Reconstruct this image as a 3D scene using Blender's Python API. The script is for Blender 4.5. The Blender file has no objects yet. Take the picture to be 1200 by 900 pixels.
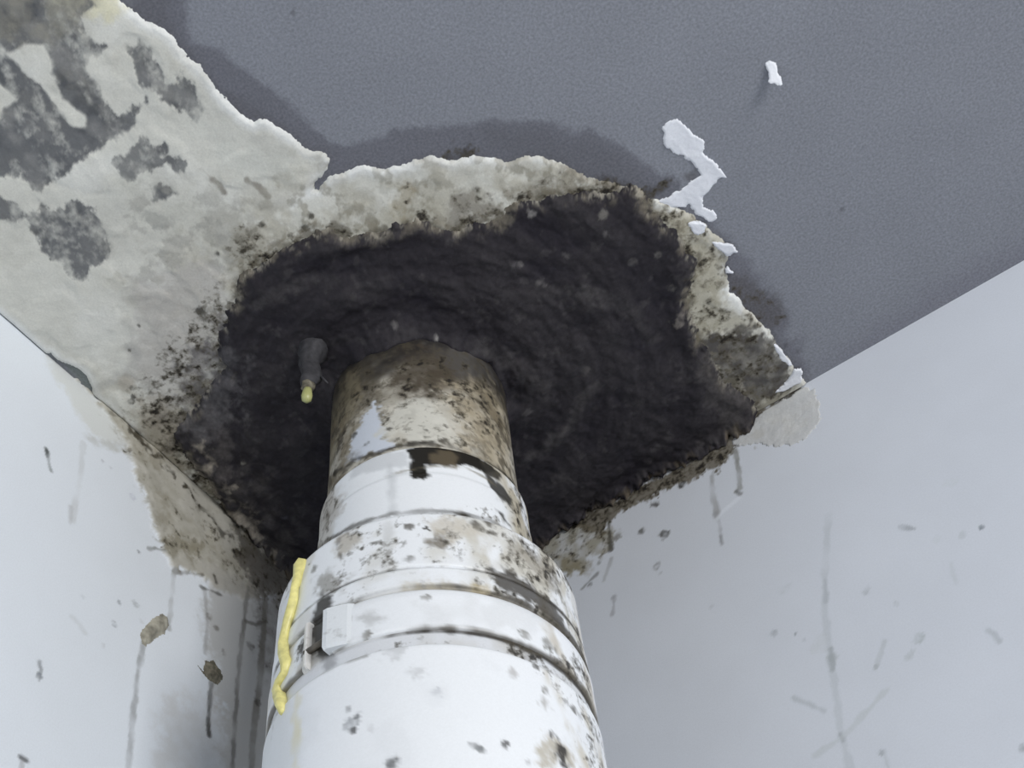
import bpy, math
import numpy as np
from mathutils import Matrix, Vector

scene = bpy.context.scene
COL = scene.collection

# ------------------------------------------------------------------ camera
H = 2.40                                     # ceiling height; the wall corner stands at x = y = 0
RW = np.array([[0.8135673942, -0.4944190059, -0.3060358503],
               [0.5788773761, 0.6393612915, 0.5060811421],
               [-0.0545486588, -0.5888883464, 0.8063714772]])
EYE = np.array([0.49609473, -0.58341604, H - 0.74483714])
FPX = 1700.0
cam_data = bpy.data.cameras.new('camera')
cam_data.sensor_width = 36.0
cam_data.lens = 36.0 * FPX / 1200.0
cam_data.clip_start = 0.02
cam = bpy.data.objects.new('camera', cam_data)
COL.objects.link(cam)
m3 = Matrix([[RW[i][0], -RW[i][1], -RW[i][2]] for i in range(3)])
cam.matrix_world = Matrix.Translation(Vector(EYE)) @ m3.to_4x4()
scene.camera = cam

# ------------------------------------------------------------------ light
world = bpy.data.worlds.new('world')
scene.world = world
world.use_nodes = True
bg = world.node_tree.nodes['Background']
bg.inputs['Color'].default_value = (0.96, 0.965, 0.98, 1)
bg.inputs['Strength'].default_value = 0.62


def area(name, loc, target, sx, sy, power, color):
    d = bpy.data.lights.new(name, 'AREA')
    d.shape = 'RECTANGLE'
    d.size, d.size_y, d.energy, d.color = sx, sy, power, color
    o = bpy.data.objects.new(name, d)
    COL.objects.link(o)
    o.location = loc
    o.rotation_euler = (Vector(target) - Vector(loc)).to_track_quat('-Z', 'Y').to_euler()
    return o


area('window_light', (2.4, -1.20, 1.70), (0.1, -0.15, 2.15), 0.8, 0.9, 44, (1.0, 0.985, 0.965))

scene.view_settings.view_transform = 'Standard'
scene.view_settings.look = 'None'
scene.view_settings.gamma = 1.0
scene.view_settings.exposure = -0.2
scene.view_settings.use_curve_mapping = False

# ------------------------------------------------------------------ numeric helpers
K_CEIL, K_LEFT, K_RIGHT, K_PIPE = 0.70, 0.95, 0.78, 1.0


def lin(rgb, k=1.0):
    c = np.array(rgb, float) / 255.0
    c = np.where(c <= 0.04045, c / 12.92, ((c + 0.055) / 1.055) ** 2.4) / k
    return np.minimum(c, 0.93)


def _hash(ix, iy, seed):
    h = (ix.astype(np.int64) * 374761393 + iy.astype(np.int64) * 668265263 + seed * 974634777) & 0xFFFFFFFF
    h = ((h ^ (h >> 13)) * 1274126177) & 0xFFFFFFFF
    return ((h ^ (h >> 16)) & 0xFFFF) / 65535.0


def vnoise(p, seed):
    i = np.floor(p)
    f = p - i
    f = f * f * f * (f * (f * 6 - 15) + 10)
    x, y = i[:, 0], i[:, 1]
    a, b = _hash(x, y, seed), _hash(x + 1, y, seed)
    c, d = _hash(x, y + 1, seed), _hash(x + 1, y + 1, seed)
    return (a + (b - a) * f[:, 0]) * (1 - f[:, 1]) + (c + (d - c) * f[:, 0]) * f[:, 1]


def fbm(p, freq, octaves=4, seed=1, gain=0.5):
    """noise in about -1..1, p in metres"""
    out = np.zeros(len(p))
    amp, tot = 1.0, 0.0
    q = p * freq
    for o in range(octaves):
        out += amp * (vnoise(q, seed + o * 17) * 2 - 1)
        tot += amp
        amp *= gain
        q = np.stack([q[:, 0] * 1.6 - q[:, 1] * 1.2, q[:, 0] * 1.2 + q[:, 1] * 1.6], 1) + 3.7
    return out / tot * 1.6


def sstep(a, b, x):
    t = np.clip((x - a) / (b - a), 0, 1)
    return t * t * (3 - 2 * t)


def segdist(p, a, b):
    ab = b - a
    t = np.clip(((p - a) @ ab) / max(ab @ ab, 1e-12), 0, 1)
    d = p - a - t[:, None] * ab
    return np.sqrt((d * d).sum(1)), t


def sdf(p, poly, margin=0.02):
    """signed distance to a polygon (negative inside); 'margin' far from it"""
    lo, hi = poly.min(0) - margin, poly.max(0) + margin
    idx = np.nonzero(((p >= lo) & (p <= hi)).all(1))[0]
    out = np.full(len(p), margin)
    q = p[idx]
    best = np.full(len(q), 1e9)
    ins = np.zeros(len(q), bool)
    n = len(poly)
    for i in range(n):
        a, b = poly[i], poly[(i + 1) % n]
        best = np.minimum(best, segdist(q, a, b)[0])
        if abs(a[1] - b[1]) > 1e-12:
            ins ^= ((a[1] > q[:, 1]) != (b[1] > q[:, 1])) & (q[:, 0] < (b[0] - a[0]) * (q[:, 1] - a[1]) / (b[1] - a[1]) + a[0])
    out[idx] = np.where(ins, -best, best)
    return out


def polydist(p, line, margin=0.02):
    lo, hi = line.min(0) - margin, line.max(0) + margin
    idx = np.nonzero(((p >= lo) & (p <= hi)).all(1))[0]
    out = np.full(len(p), margin)
    q = p[idx]
    best = np.full(len(q), margin)
    for i in range(len(line) - 1):
        best = np.minimum(best, segdist(q, line[i], line[i + 1])[0])
    out[idx] = best
    return out


# measured points of the photograph, carried onto the real surfaces (results are in metres)
def ray(u, v):
    return RW @ np.array([(u - 600.0) / FPX, (v - 450.0) / FPX, 1.0])


def on_ceiling(u, v):
    r = ray(u, v)
    w = EYE + r * ((H - EYE[2]) / r[2])
    return (w[0], w[1])


def on_left(u, v):
    r = ray(u, v)
    w = EYE + r * (-EYE[0] / r[0])
    return (w[1], w[2])


def on_right(u, v):
    r = ray(u, v)
    w = EYE + r * (-EYE[1] / r[1])
    return (w[0], w[2])


AX = np.array([0.16049, -0.14410])            # pipe axis at the ceiling
TO = (EYE[:2] - AX) / np.linalg.norm(EYE[:2] - AX)
SIDE = np.array([-TO[1], TO[0]])
LEAN = 0.022                                  # the pipe leans a little to the right lower down


def axis_at(z):
    return AX + SIDE * LEAN * np.minimum(H - z, 0.5)


def on_pipe(r):
    def f(u, v):
        d = ray(u, v)
        z = H - 0.15
        th = 0
        for _ in range(5):
            c = axis_at(z)
            o = EYE[:2] - c
            a, b, cc = d[:2] @ d[:2], 2 * o @ d[:2], o @ o - r * r
            disc = max(b * b - 4 * a * cc, 0)
            t = (-b - math.sqrt(disc)) / (2 * a)
            z = EYE[2] + d[2] * t
            q = EYE[:2] + d[:2] * t - axis_at(z)
            th = math.atan2(q @ SIDE, q @ TO)
        return (th * r, z)
    return f


def on(fn, pts):
    return np.array([fn(u, v) for u, v in pts])


# ------------------------------------------------------------------ painter of wear, dirt and painted-in shade
class Paint:
    """colour and grime for the vertices of one surface, in that surface's own metres"""

    def __init__(self, p, fn, base, k, px=0.00058):
        self.p, self.fn, self.k, self.px = p, fn, k, px
        self.c = np.tile(lin(base, k), (len(p), 1))
        self.g = np.zeros(len(p))

    def mix(self, m, rgb):
        m = np.clip(m, 0, 1)[:, None]
        self.c = self.c * (1 - m) + lin(rgb, self.k) * m

    def poly(self, pts, rgb, a=1.0, soft=2.0, rough=3.0, freq=90, seed=3, grime=0.0, mottle=0.0):
        s = sdf(self.p, on(self.fn, pts)) + rough * self.px * (fbm(self.p, freq, 4, seed) + 0.6 * fbm(self.p, freq * 3.2, 3, seed + 60, 0.7))
        m = sstep(soft * self.px, -soft * self.px, s) * a
        if mottle:
            m = m * np.clip(1 - mottle * 0.5 + mottle * fbm(self.p, 140, 4, seed + 5), 0, 1)
        if rgb is not None:
            self.mix(m, rgb)
        if grime:
            self.g = np.maximum(self.g, m * grime)
        return m

    def line(self, pts, w, rgb, a=1.0, soft=1.5, rough=1.0, seed=5, breaks=0.0, grime=0.0, fade=False):
        ln = on(self.fn, pts)
        d = polydist(self.p, ln) + rough * self.px * fbm(self.p, 160, 3, seed)
        m = sstep((w / 2 + soft) * self.px, (w / 2 - soft) * self.px, d) * a * np.clip(0.78 + 0.45 * fbm(self.p, 60, 4, seed + 21), 0.15, 1)
        if breaks:
            m = m * sstep(-0.1, 0.3, fbm(self.p, 120, 3, seed + 9) + (1 - breaks))
        if rgb is not None:
            self.mix(m, rgb)
        if grime:
            self.g = np.maximum(self.g, m * grime)
        return m

    def blob(self, u, v, r, rgb, a=1.0, soft=0.35, rough=0.4, seed=7, grime=0.0, stretch=None):
        c = np.array(self.fn(u, v))
        q = self.p - c
        if stretch is not None:
            ax = np.array(self.fn(u + stretch[0], v + stretch[1])) - c
            ln = np.linalg.norm(ax)
            ax /= ln
            along = q @ ax
            q = np.stack([along / stretch[2], q @ np.array([-ax[1], ax[0]])], 1)
        d = np.sqrt((q * q).sum(1)) / (max(r * 0.8, 2.2) * self.px) + rough * 1.3 * fbm(self.p, 170, 4, seed, 0.7)
        m = sstep(1 + soft, 1 - soft * 0.9, d) * a * np.clip(0.8 + 0.5 * fbm(self.p, 300, 2, seed + 40), 0.2, 1)
        if rgb is not None:
            self.mix(m, rgb)
        if grime:
            self.g = np.maximum(self.g, m * grime)


# ------------------------------------------------------------------ meshes
def link(name, verts, faces, mat, parent=None, smooth=True, col=None, grime=None):
    me = bpy.data.meshes.new(name)
    verts = np.asarray(verts, np.float32)
    if isinstance(faces, np.ndarray):
        n, k = faces.shape
        me.vertices.add(len(verts))
        me.vertices.foreach_set('co', verts.ravel())
        me.loops.add(n * k)
        me.loops.foreach_set('vertex_index', faces.ravel().astype(np.int32))
        me.polygons.add(n)
        me.polygons.foreach_set('loop_start', np.arange(0, n * k, k, dtype=np.int32))
        me.update(calc_edges=True)
        me.validate()
    else:
        me.from_pydata([tuple(v) for v in verts], [], faces)
    if smooth:
        me.polygons.foreach_set('use_smooth', np.ones(len(me.polygons), bool))
    if col is not None:
        a = me.color_attributes.new('Tint', 'FLOAT_COLOR', 'POINT')
        a.data.foreach_set('color', np.concatenate([col, np.ones((len(col), 1))], 1).astype(np.float32).ravel())
        g = me.attributes.new('Grime', 'FLOAT', 'POINT')
        g.data.foreach_set('value', (np.zeros(len(col)) if grime is None else grime).astype(np.float32))
    me.materials.append(mat)
    o = bpy.data.objects.new(name, me)
    COL.objects.link(o)
    if parent is not None:
        o.parent = parent
        o.matrix_parent_inverse = Matrix.Translation(-Vector(parent.location))
    return o


def thing(name, label, cat, loc):
    o = bpy.data.objects.new(name, None)
    COL.objects.link(o)
    o.location = loc
    o.empty_display_size = 0.05
    o['label'], o['category'] = label, cat
    return o


def tag(o, label, cat=None, group=None, kind=None):
    o['label'] = label
    if cat:
        o['category'] = cat
    if group:
        o['group'] = group
    if kind:
        o['kind'] = kind
    return o


def steps(*spans):
    """grid lines: (start, stop, spacing) spans joined"""
    out = []
    for a, b, s in spans:
        n = max(1, int(round(abs(b - a) / s)))
        out.append(np.linspace(a, b, n, endpoint=False))
    return np.concatenate(out + [np.array([spans[-1][1]])])


def grid_faces(na, nb):
    i = np.arange(na * nb).reshape(na, nb)
    return np.stack([i[:-1, :-1], i[1:, :-1], i[1:, 1:], i[:-1, 1:]], -1).reshape(-1, 4)


def grid(a, b):
    A, B = np.meshgrid(a, b, indexing='ij')
    return np.stack([A.ravel(), B.ravel()], 1), grid_faces(len(a), len(b))


def keep(faces, mask, *arrays):
    f = faces[mask[faces].all(1)]
    used = np.zeros(len(mask), bool)
    used[f.ravel()] = True
    remap = np.cumsum(used) - 1
    return (remap[f],) + tuple(x[used] for x in arrays)


# ------------------------------------------------------------------ materials (procedural)
def material(name, rough=0.7, grain=0.06, grain_scale=900, bump=0.15, bump_scale=250, bump_dist=0.001,
             spec=0.3, plain=None, cloud=0.0, grime=True):
    m = bpy.data.materials.new(name)
    m.use_nodes = True
    nt = m.node_tree
    N, Lk = nt.nodes, nt.links
    p = N['Principled BSDF']
    p.inputs['Roughness'].default_value = rough
    p.inputs['Specular IOR Level'].default_value = spec
    tc = N.new('ShaderNodeTexCoord')

    def noise(scale, detail=4, r=0.55):
        n = N.new('ShaderNodeTexNoise')
        n.inputs['Scale'].default_value = scale
        n.inputs['Detail'].default_value = detail
        n.inputs['Roughness'].default_value = r
        Lk.new(tc.outputs['Object'], n.inputs['Vector'])
        return n.outputs['Fac']

    def ramp(src, a, b, lo, hi):
        r = N.new('ShaderNodeMapRange')
        r.inputs['From Min'].default_value, r.inputs['From Max'].default_value = a, b
        r.inputs['To Min'].default_value, r.inputs['To Max'].default_value = lo, hi
        Lk.new(src, r.inputs['Value'])
        return r.outputs['Result']

    def mixc(kind, fac, a, b):
        x = N.new('ShaderNodeMix')
        x.data_type = 'RGBA'
        x.blend_type = kind
        for sock, val in ((x.inputs[0], fac), (x.inputs[6], a), (x.inputs[7], b)):
            if isinstance(val, bpy.types.NodeSocket):
                Lk.new(val, sock)
            else:
                sock.default_value = val
        return x.outputs[2]

    if plain is None:
        at = N.new('ShaderNodeAttribute')
        at.attribute_name = 'Tint'
        c = at.outputs['Color']
    else:
        rg = N.new('ShaderNodeRGB')
        rg.outputs[0].default_value = (*plain, 1)
        c = rg.outputs[0]
    g = ramp(noise(grain_scale, 2), 0.3, 0.7, 1 - grain, 1 + grain)
    c = mixc('MULTIPLY', 1.0, c, g)
    if cloud:
        c = mixc('MULTIPLY', 1.0, c, ramp(noise(22, 5), 0.3, 0.7, 1 - cloud, 1 + cloud))
    if plain is None and grime:
        ga = N.new('ShaderNodeAttribute')
        ga.attribute_name = 'Grime'
        ad = N.new('ShaderNodeMath')
        ad.operation = 'ADD'
        Lk.new(ga.outputs['Fac'], ad.inputs[0])
        av = N.new('ShaderNodeMath')
        av.operation = 'MULTIPLY_ADD'
        av.inputs[1].default_value = 0.55
        Lk.new(ramp(noise(120, 4, 0.52), 0.36, 0.64, 0, 1), av.inputs[0])
        Lk.new(ramp(noise(300, 2, 0.5), 0.34, 0.66, 0, 0.45), av.inputs[2])
        Lk.new(av.outputs[0], ad.inputs[1])
        # brown bloom first, black mould where it is thickest
        has = ramp(ga.outputs['Fac'], 0.0, 0.12, 0, 1)
        f1 = N.new('ShaderNodeMath')
        f1.operation = 'MULTIPLY'
        Lk.new(ramp(ad.outputs[0], 0.72, 1.15, 0, 0.88), f1.inputs[0])
        Lk.new(has, f1.inputs[1])
        c = mixc('MIX', f1.outputs[0], c, (0.085, 0.074, 0.052, 1))
        f2 = N.new('ShaderNodeMath')
        f2.operation = 'MULTIPLY'
        Lk.new(ramp(ad.outputs[0], 1.02, 1.32, 0, 0.92), f2.inputs[0])
        Lk.new(has, f2.inputs[1])
        c = mixc('MIX', f2.outputs[0], c, (0.018, 0.016, 0.016, 1))
    Lk.new(c, p.inputs['Base Color'])
    if bump:
        bn = N.new('ShaderNodeBump')
        bn.inputs['Strength'].default_value = bump
        bn.inputs['Distance'].default_value = bump_dist
        Lk.new(noise(bump_scale, 5), bn.inputs['Height'])
        Lk.new(bn.outputs['Normal'], p.inputs['Normal'])
    return m


M_CEIL = material('grey_ceiling_paint', 0.85, grain=0.16, grain_scale=650, bump=0.35, bump_scale=320, spec=0.15, cloud=0.03)
M_WALL = material('white_wall_paint', 0.6, grain=0.025, bump=0.12, bump_scale=120, spec=0.25, cloud=0.015)
M_PLASTER = material('old_plaster', 0.9, grain=0.05, bump=0.45, bump_scale=160, bump_dist=0.0015, spec=0.1)
M_MASTIC = material('black_sealant', 0.62, grain=0.18, grain_scale=420, bump=0.35, bump_scale=90, bump_dist=0.003, spec=0.18, grime=False)
M_PVC = material('white_plastic', 0.42, grain=0.02, bump=0.08, bump_scale=200, spec=0.4)
M_FLAKE = material('white_undercoat', 0.8, grain=0.04, bump=0.4, bump_scale=180, spec=0.15, plain=tuple(lin((200, 203, 209), 0.72)))
M_GLUE = material('yellow_adhesive', 0.35, grain=0.15, grain_scale=260, bump=0.3, bump_scale=180, spec=0.4, plain=tuple(lin((226, 219, 146))))
M_TIP = material('pale_yellow_resin', 0.3, grain=0.08, bump=0.2, spec=0.5, plain=tuple(lin((172, 174, 118))))
M_DIRT = material('brown_dirt', 0.9, grain=0.45, grain_scale=300, bump=0.6, bump_scale=240, spec=0.1, plain=tuple(lin((112, 108, 96))))
M_DIRT_PALE = material('pale_dirt', 0.9, grain=0.4, grain_scale=140, bump=0.5, bump_scale=240, spec=0.1, plain=tuple(lin((158, 155, 143))))
M_SCREW = material('rusty_steel', 0.5, grain=0.3, grain_scale=300, spec=0.5, plain=tuple(lin((92, 86, 76))))
M_FLOOR = material('floor_screed', 0.8, plain=(0.42, 0.41, 0.40), cloud=0.06)

# ------------------------------------------------------------------ photograph outlines
PATCH = [(90, -70), (140, 0), (152, 12), (165, 22), (183, 32), (200, 42), (206, 52), (212, 60), (222, 70), (235, 78), (243, 92),
         (254, 106), (268, 122), (285, 136), (298, 144), (306, 140), (318, 143), (332, 154), (345, 164), (362, 177), (376, 179),
         (384, 187), (378, 203), (369, 213), (367, 222), (373, 222), (381, 212), (392, 206), (404, 203), (416, 197), (428, 194), (440, 197),
         (452, 199), (466, 197), (478, 193), (486, 189), (498, 186), (508, 183), (520, 187), (532, 189), (545, 186), (560, 184),
         (575, 186), (590, 191), (602, 190), (616, 184), (630, 184), (645, 187), (660, 194), (672, 201), (690, 208), (706, 214),
         (722, 217), (740, 224), (757, 234), (770, 236), (790, 243), (806, 250), (822, 262), (834, 272), (846, 284), (852, 300), (849, 312),
         (852, 326), (854, 342), (866, 352), (872, 362), (886, 372), (900, 388), (908, 400), (918, 416), (930, 432), (942, 447),
         (955, 470), (427, 775), (-90, 312), (-120, -60)]
SEAL = [(283, 325), (292, 313), (303, 304), (320, 297), (333, 290), (345, 283), (358, 279), (370, 272), (380, 268), (389, 264),
        (398, 270), (412, 274), (425, 273), (440, 274), (450, 268), (460, 262), (470, 264), (480, 260), (490, 255), (502, 262),
        (518, 267), (532, 266), (545, 262), (560, 260), (575, 257), (588, 252), (594, 244), (600, 236), (615, 235), (632, 231),
        (645, 224), (662, 227), (680, 226), (700, 226), (722, 222), (738, 222), (758, 236), (770, 250), (782, 262), (794, 272),
        (802, 288), (815, 305), (810, 318), (805, 330), (800, 350), (806, 368), (816, 384), (818, 396), (830, 410), (842, 428),
        (850, 446), (868, 458), (882, 470), (890, 490), (860, 520), (700, 600), (427, 765), (330, 672), (305, 642),
        (285, 618), (262, 592), (244, 566), (226, 540), (208, 520), (204, 505), (216, 488), (228, 474), (240, 458), (256, 440), (262, 428),
        (252, 408), (254, 392), (262, 378), (262, 362), (274, 352)]

# ------------------------------------------------------------------ ceiling
gx = steps((0, 0.62, 0.0016), (0.62, 2.6, 0.2))
gy = steps((-2.6, -0.52, 0.2), (-0.52, 0, 0.0016))
P2, F = grid(gx, gy)
pt = Paint(P2, on_ceiling, (116, 119, 126), K_CEIL)
sp = sdf(P2, on(on_ceiling, PATCH), 0.06)
DAMP = [(190, -30), (217, 0), (222, 30), (222, 52), (245, 58), (268, 70), (290, 90), (315, 108), (350, 128), (372, 155), (385, 166), (420, 164),
        (455, 160), (480, 151), (520, 146), (560, 140), (600, 138), (640, 142), (690, 152), (715, 168), (745, 186), (790, 215),
        (800, 240), (600, 330), (300, 300), (100, 60)]
pt.poly(DAMP, (92, 93, 100), 0.85, soft=4, rough=5, freq=50)
pt.poly([(560, 150), (600, 148), (680, 162), (720, 185), (770, 220), (700, 225), (600, 190)], (86, 87, 92), 0.4, soft=10, rough=6, freq=50)
pt.poly([(150, -30), (195, 0), (205, 25), (225, 70), (265, 105), (320, 140), (345, 160), (300, 160), (120, 0)], (84, 84, 88), 0.45, soft=8, rough=6)
pt.poly([(820, 250), (850, 270), (870, 300), (895, 330), (915, 360), (925, 390), (945, 410), (948, 440), (930, 450), (840, 380)], (88, 88, 96), 0.6, soft=10, rough=8, freq=50)
pt.poly([(845, 320), (868, 322), (888, 335), (905, 348), (912, 372), (905, 392), (885, 378), (860, 360)], (78, 76, 78), 0.65, soft=8, rough=9, freq=90, grime=0.32)
pt.poly([(1000, 400), (1100, 340), (1220, 270), (1220, 320), (930, 470)], (106, 107, 116), 0.7, soft=25, rough=8)  # corner shade along the right wall, painted into the ceiling colour
for u, v, r, a in ((986, 246, 3.5, .6), (973, 249, 2.5, .4), (921, 405, 3, .6), (936, 412, 4, .7), (917, 418, 3, .6), (343, 15, 2, .6), (1012, 173, 3, .3)):
    pt.blob(u, v, r, (62, 62, 66), a)
pt.blob(541, 182, 11, (50, 48, 46), 0.9, soft=0.6, rough=0.9, grime=0.6)
pt.blob(526, 184, 7, (60, 58, 56), 0.7, rough=0.9, grime=0.5)
pt.poly([(690, 206), (715, 212), (760, 222), (782, 207), (788, 210), (775, 222), (760, 236), (720, 224)], (62, 60, 60), 0.7, soft=3, rough=5, grime=0.55)
pt.poly([(804, 207), (815, 200), (822, 206), (808, 212)], (88, 88, 92), 0.8)
tight = sstep(0.006, 0.0, sp)
pt.mix(tight * 0.35, (80, 80, 84))
# the strip of ceiling behind the chip in the plaster, by the left wall
pt.poly([(-20, 345), (20, 380), (160, 505), (140, 470), (60, 395)], (104, 110, 110), 1, soft=3)
pt.c *= (1 + 0.03 * fbm(P2, 12, 4, 41))[:, None]
ceiling = link('ceiling', np.column_stack([P2, np.full(len(P2), H)]), F[:, ::-1], M_CEIL, col=pt.c, grime=pt.g)
tag(ceiling, 'grey painted ceiling with dark damp bands around the torn edge', kind='structure')

# ------------------------------------------------------------------ bare plaster on the ceiling
gx = steps((0.0006, 0.40, 0.00088))
gy = steps((-0.56, -0.0006, 0.00088))
P2, F = grid(gx, gy)
s = sdf(P2, on(on_ceiling, PATCH), 0.05) + 0.0007 * fbm(P2, 120, 3, 11) + 0.0009 * fbm(P2, 330, 4, 13, 0.7)
CHIP = [(60, 412), (68, 421), (74, 424), (80, 425), (88, 429), (96, 433), (102, 439), (106, 446), (109, 455), (112, 470), (90, 450), (50, 415)]
s = np.maximum(s, -(sdf(P2, on(on_ceiling, CHIP), 0.05) + 0.0003 * fbm(P2, 300, 3, 12)))
inset = 0.0008 + 0.0006 * fbm(np.column_stack([P2[:, 1], P2[:, 1] * 0]), 60, 3, 14) * (P2[:, 1] < -0.17)
s = np.maximum(s, inset - P2[:, 0])           # a hairline gap along the left wall
ss = sdf(P2, on(on_ceiling, SEAL), 0.08)
cut = ss + 0.0026 * fbm(P2, 75, 5, 81) + 0.0016 * fbm(P2, 260, 4, 89, 0.7)
pt = Paint(P2, on_ceiling, (185, 185, 178), K_CEIL)
n1, n2 = fbm(P2, 26, 5, 21), fbm(P2, 90, 4, 22)
pt.mix(sstep(0.0, 0.9, n1) * 0.5, (198, 199, 195))
pt.mix(sstep(0.1, 0.9, -n1) * 0.5, (166, 166, 160))
# whiter torn rim
pt.mix(sstep(-0.007, -0.001, s) * 0.55, (204, 207, 208))
pt.poly([(318, 240), (330, 228), (350, 222), (366, 222), (368, 212), (355, 218), (378, 206), (384, 187), (376, 212), (360, 232), (335, 245)], (206, 208, 206), 0.7, soft=5)
# yellow ring of damp at the top
pt.poly([(60, -20), (140, -10), (150, 15), (130, 30), (105, 25), (85, 10)], (192, 188, 160), 0.7, soft=8, rough=8)
# grey residue left on the plaster
RES = [
    [(-60, -40), (85, -20), (112, 5), (98, 22), (92, 33), (100, 42), (112, 50), (127, 51), (122, 57), (108, 66), (99, 74), (104, 86),
     (112, 98), (120, 112), (132, 126), (142, 131), (152, 128), (172, 117), (174, 119), (156, 134), (158, 144), (140, 158), (122, 167), (104, 180),
     (88, 192), (72, 206), (58, 218), (45, 228), (35, 215), (20, 205), (-60, 195)],
    [(145, 48), (155, 52), (165, 45), (178, 55), (176, 68), (184, 80), (192, 88), (200, 98), (208, 92), (216, 87), (225, 92), (226, 104), (233, 118), (238, 128),
     (225, 142), (216, 130), (205, 125), (190, 112), (176, 102), (168, 95), (155, 75), (152, 60)],
    [(133, 190), (150, 178), (160, 166), (168, 160), (180, 165), (195, 160), (200, 170), (190, 182), (205, 182), (218, 190), (210, 201),
     (195, 192), (180, 195), (165, 202), (150, 208), (140, 200)],
    [(180, 219), (187, 212), (200, 218), (207, 225), (196, 233), (183, 233)],
    [(165, 245), (178, 248), (190, 252), (206, 258), (200, 268), (182, 268), (168, 258)],
    [(-40, 215), (0, 226), (20, 235), (36, 250), (50, 238), (60, 244), (75, 240), (85, 232), (95, 237), (110, 245), (115, 258), (125, 275), (128, 300),
     (112, 308), (100, 330), (86, 322), (70, 310), (55, 295), (45, 275), (30, 258), (10, 258), (-40, 245)],
]
mres = np.zeros(len(P2))
streak = fbm(P2 @ np.array([[0.88, -0.47], [0.47, 0.88]]) * np.array([1.0, 0.35]), 130, 4, 31)
for i, r in enumerate(RES):
    sr = sdf(P2, on(on_ceiling, r)) + 0.0022 * fbm(P2, 120, 4, 32 + i) + 0.0022 * fbm(P2 @ np.array([[0.88, -0.47], [0.47, 0.88]]) * np.array([1.0, 0.5]), 330, 4, 132 + i, 0.7)
    a = (0.94, 0.9, 0.8, 0.85, 0.5, 0.9)[i]
    mres = np.maximum(mres, sstep(0.0011, -0.0014, sr) * a)
for wpoly in ([(8, 62), (28, 47), (50, 52), (62, 72), (60, 85), (75, 115), (98, 135), (100, 147), (85, 143), (65, 120), (45, 95), (25, 78)],
              [(-30, 85), (0, 98), (20, 115), (0, 135), (-30, 140)]):
    sr = sdf(P2, on(on_ceiling, wpoly)) + 0.002 * fbm(P2, 120, 4, 38)
    mres *= 1 - sstep(0.001, -0.0012, sr)
mres *= np.clip(0.98 + 0.50 * streak + 0.42 * fbm(P2, 240, 4, 39, 0.65), 0.05, 1)
pt.mix(mres, (86, 88, 91))
pt.mix(mres * sstep(0.15, 0.8, fbm(P2, 70, 4, 44)) * 0.6, (62, 64, 68))
pt.mix(mres * sstep(0.1, 0.8, -fbm(P2, 60, 4, 45)) * 0.5, (132, 132, 130))
pt.poly([(-60, -60), (90, -40), (115, 5), (92, 30), (55, 50), (28, 42), (0, 65), (-60, 70)], (128, 126, 116), 0.75, soft=8, rough=8, mottle=0.6)
pt.poly([(135, 205), (200, 232), (260, 225), (300, 235), (320, 250), (280, 270), (210, 280), (150, 250)], (168, 168, 160), 0.5, soft=12, rough=10)
pt.poly([(225, 145), (300, 170), (360, 195), (330, 215), (260, 200)], (176, 178, 172), 0.5, soft=14, rough=10)
for ln, w, a in (([(290, 208), (302, 215), (314, 229)], 5, .8), ([(250, 209), (258, 214), (263, 223)], 5, .8), ([(235, 195), (247, 206)], 2, .4)):
    pt.line(ln, w, (98, 92, 84), a, rough=2)
# dirt towards the seal
beige = sstep(0.085, 0.01, ss + 0.02 * fbm(P2, 25, 4, 52))
pt.mix(beige * sstep(-0.5, 0.5, fbm(P2, 55, 5, 53, 0.6)) * 0.75, (152, 149, 137))
pt.mix(beige * sstep(0.15, 0.6, fbm(P2, 120, 4, 54, 0.6)) * 0.6, (116, 112, 99))
near = sstep(0.05, 0.0, ss)
pt.mix(near * sstep(-0.2, 0.8, fbm(P2, 40, 4, 51)) * 0.55, (150, 147, 134))
mid = sstep(0.02, -0.02, sdf(P2, on(on_ceiling, [(130, 220), (200, 210), (280, 230), (330, 250), (280, 320), (250, 400), (200, 470), (150, 460), (160, 380), (140, 300)]), 0.06))
pt.mix(mid * sstep(0.0, 0.45, fbm(P2, 42, 5, 55, 0.62)) * 0.7, (150, 149, 142))
pt.mix(mid * sstep(0.1, 0.5, fbm(P2, 85, 5, 56, 0.62)) * 0.5, (132, 131, 126))
pt.poly([(160, 330), (235, 300), (270, 330), (255, 400), (235, 440), (200, 490), (170, 480), (155, 420)], (164, 162, 158), 0.75, soft=16, rough=12)
pt.poly([(140, 440), (190, 470), (215, 490), (205, 530), (240, 580), (300, 650), (280, 640), (170, 520)], (150, 144, 132), 0.6, soft=9, rough=10)
# greyer skim edge by the chip
pt.line([(112, 452), (135, 442), (150, 435), (158, 420), (157, 405)], 9, (150, 150, 147), 0.75, soft=5, rough=3)
for u, v, r in ((163, 380, 4), (152, 408, 3), (155, 452, 3), (154, 467, 4), (157, 462, 3), (165, 461, 2), (193, 440, 3), (208, 426, 4), (234, 364, 6),
                (240, 372, 5), (238, 408, 6), (222, 430, 5), (253, 350, 3), (255, 295, 3), (296, 270, 7), (282, 276, 7), (307, 262, 4), (290, 290, 5), (300, 300, 3),
                (364, 252, 4), (358, 264, 4), (182, 448, 3)):
    pt.blob(u, v, r, (52, 50, 46), 0.85, rough=0.7, seed=int(u))
pt.poly([(268, 268), (285, 258), (305, 262), (310, 280), (300, 300), (285, 318), (270, 300)], (140, 137, 126), 0.6, soft=7, rough=9, grime=0.35)
pt.line([(282, 328), (300, 305), (322, 285), (345, 272), (368, 262)], 4, (84, 78, 66), 0.6, rough=3, breaks=0.8)
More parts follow.
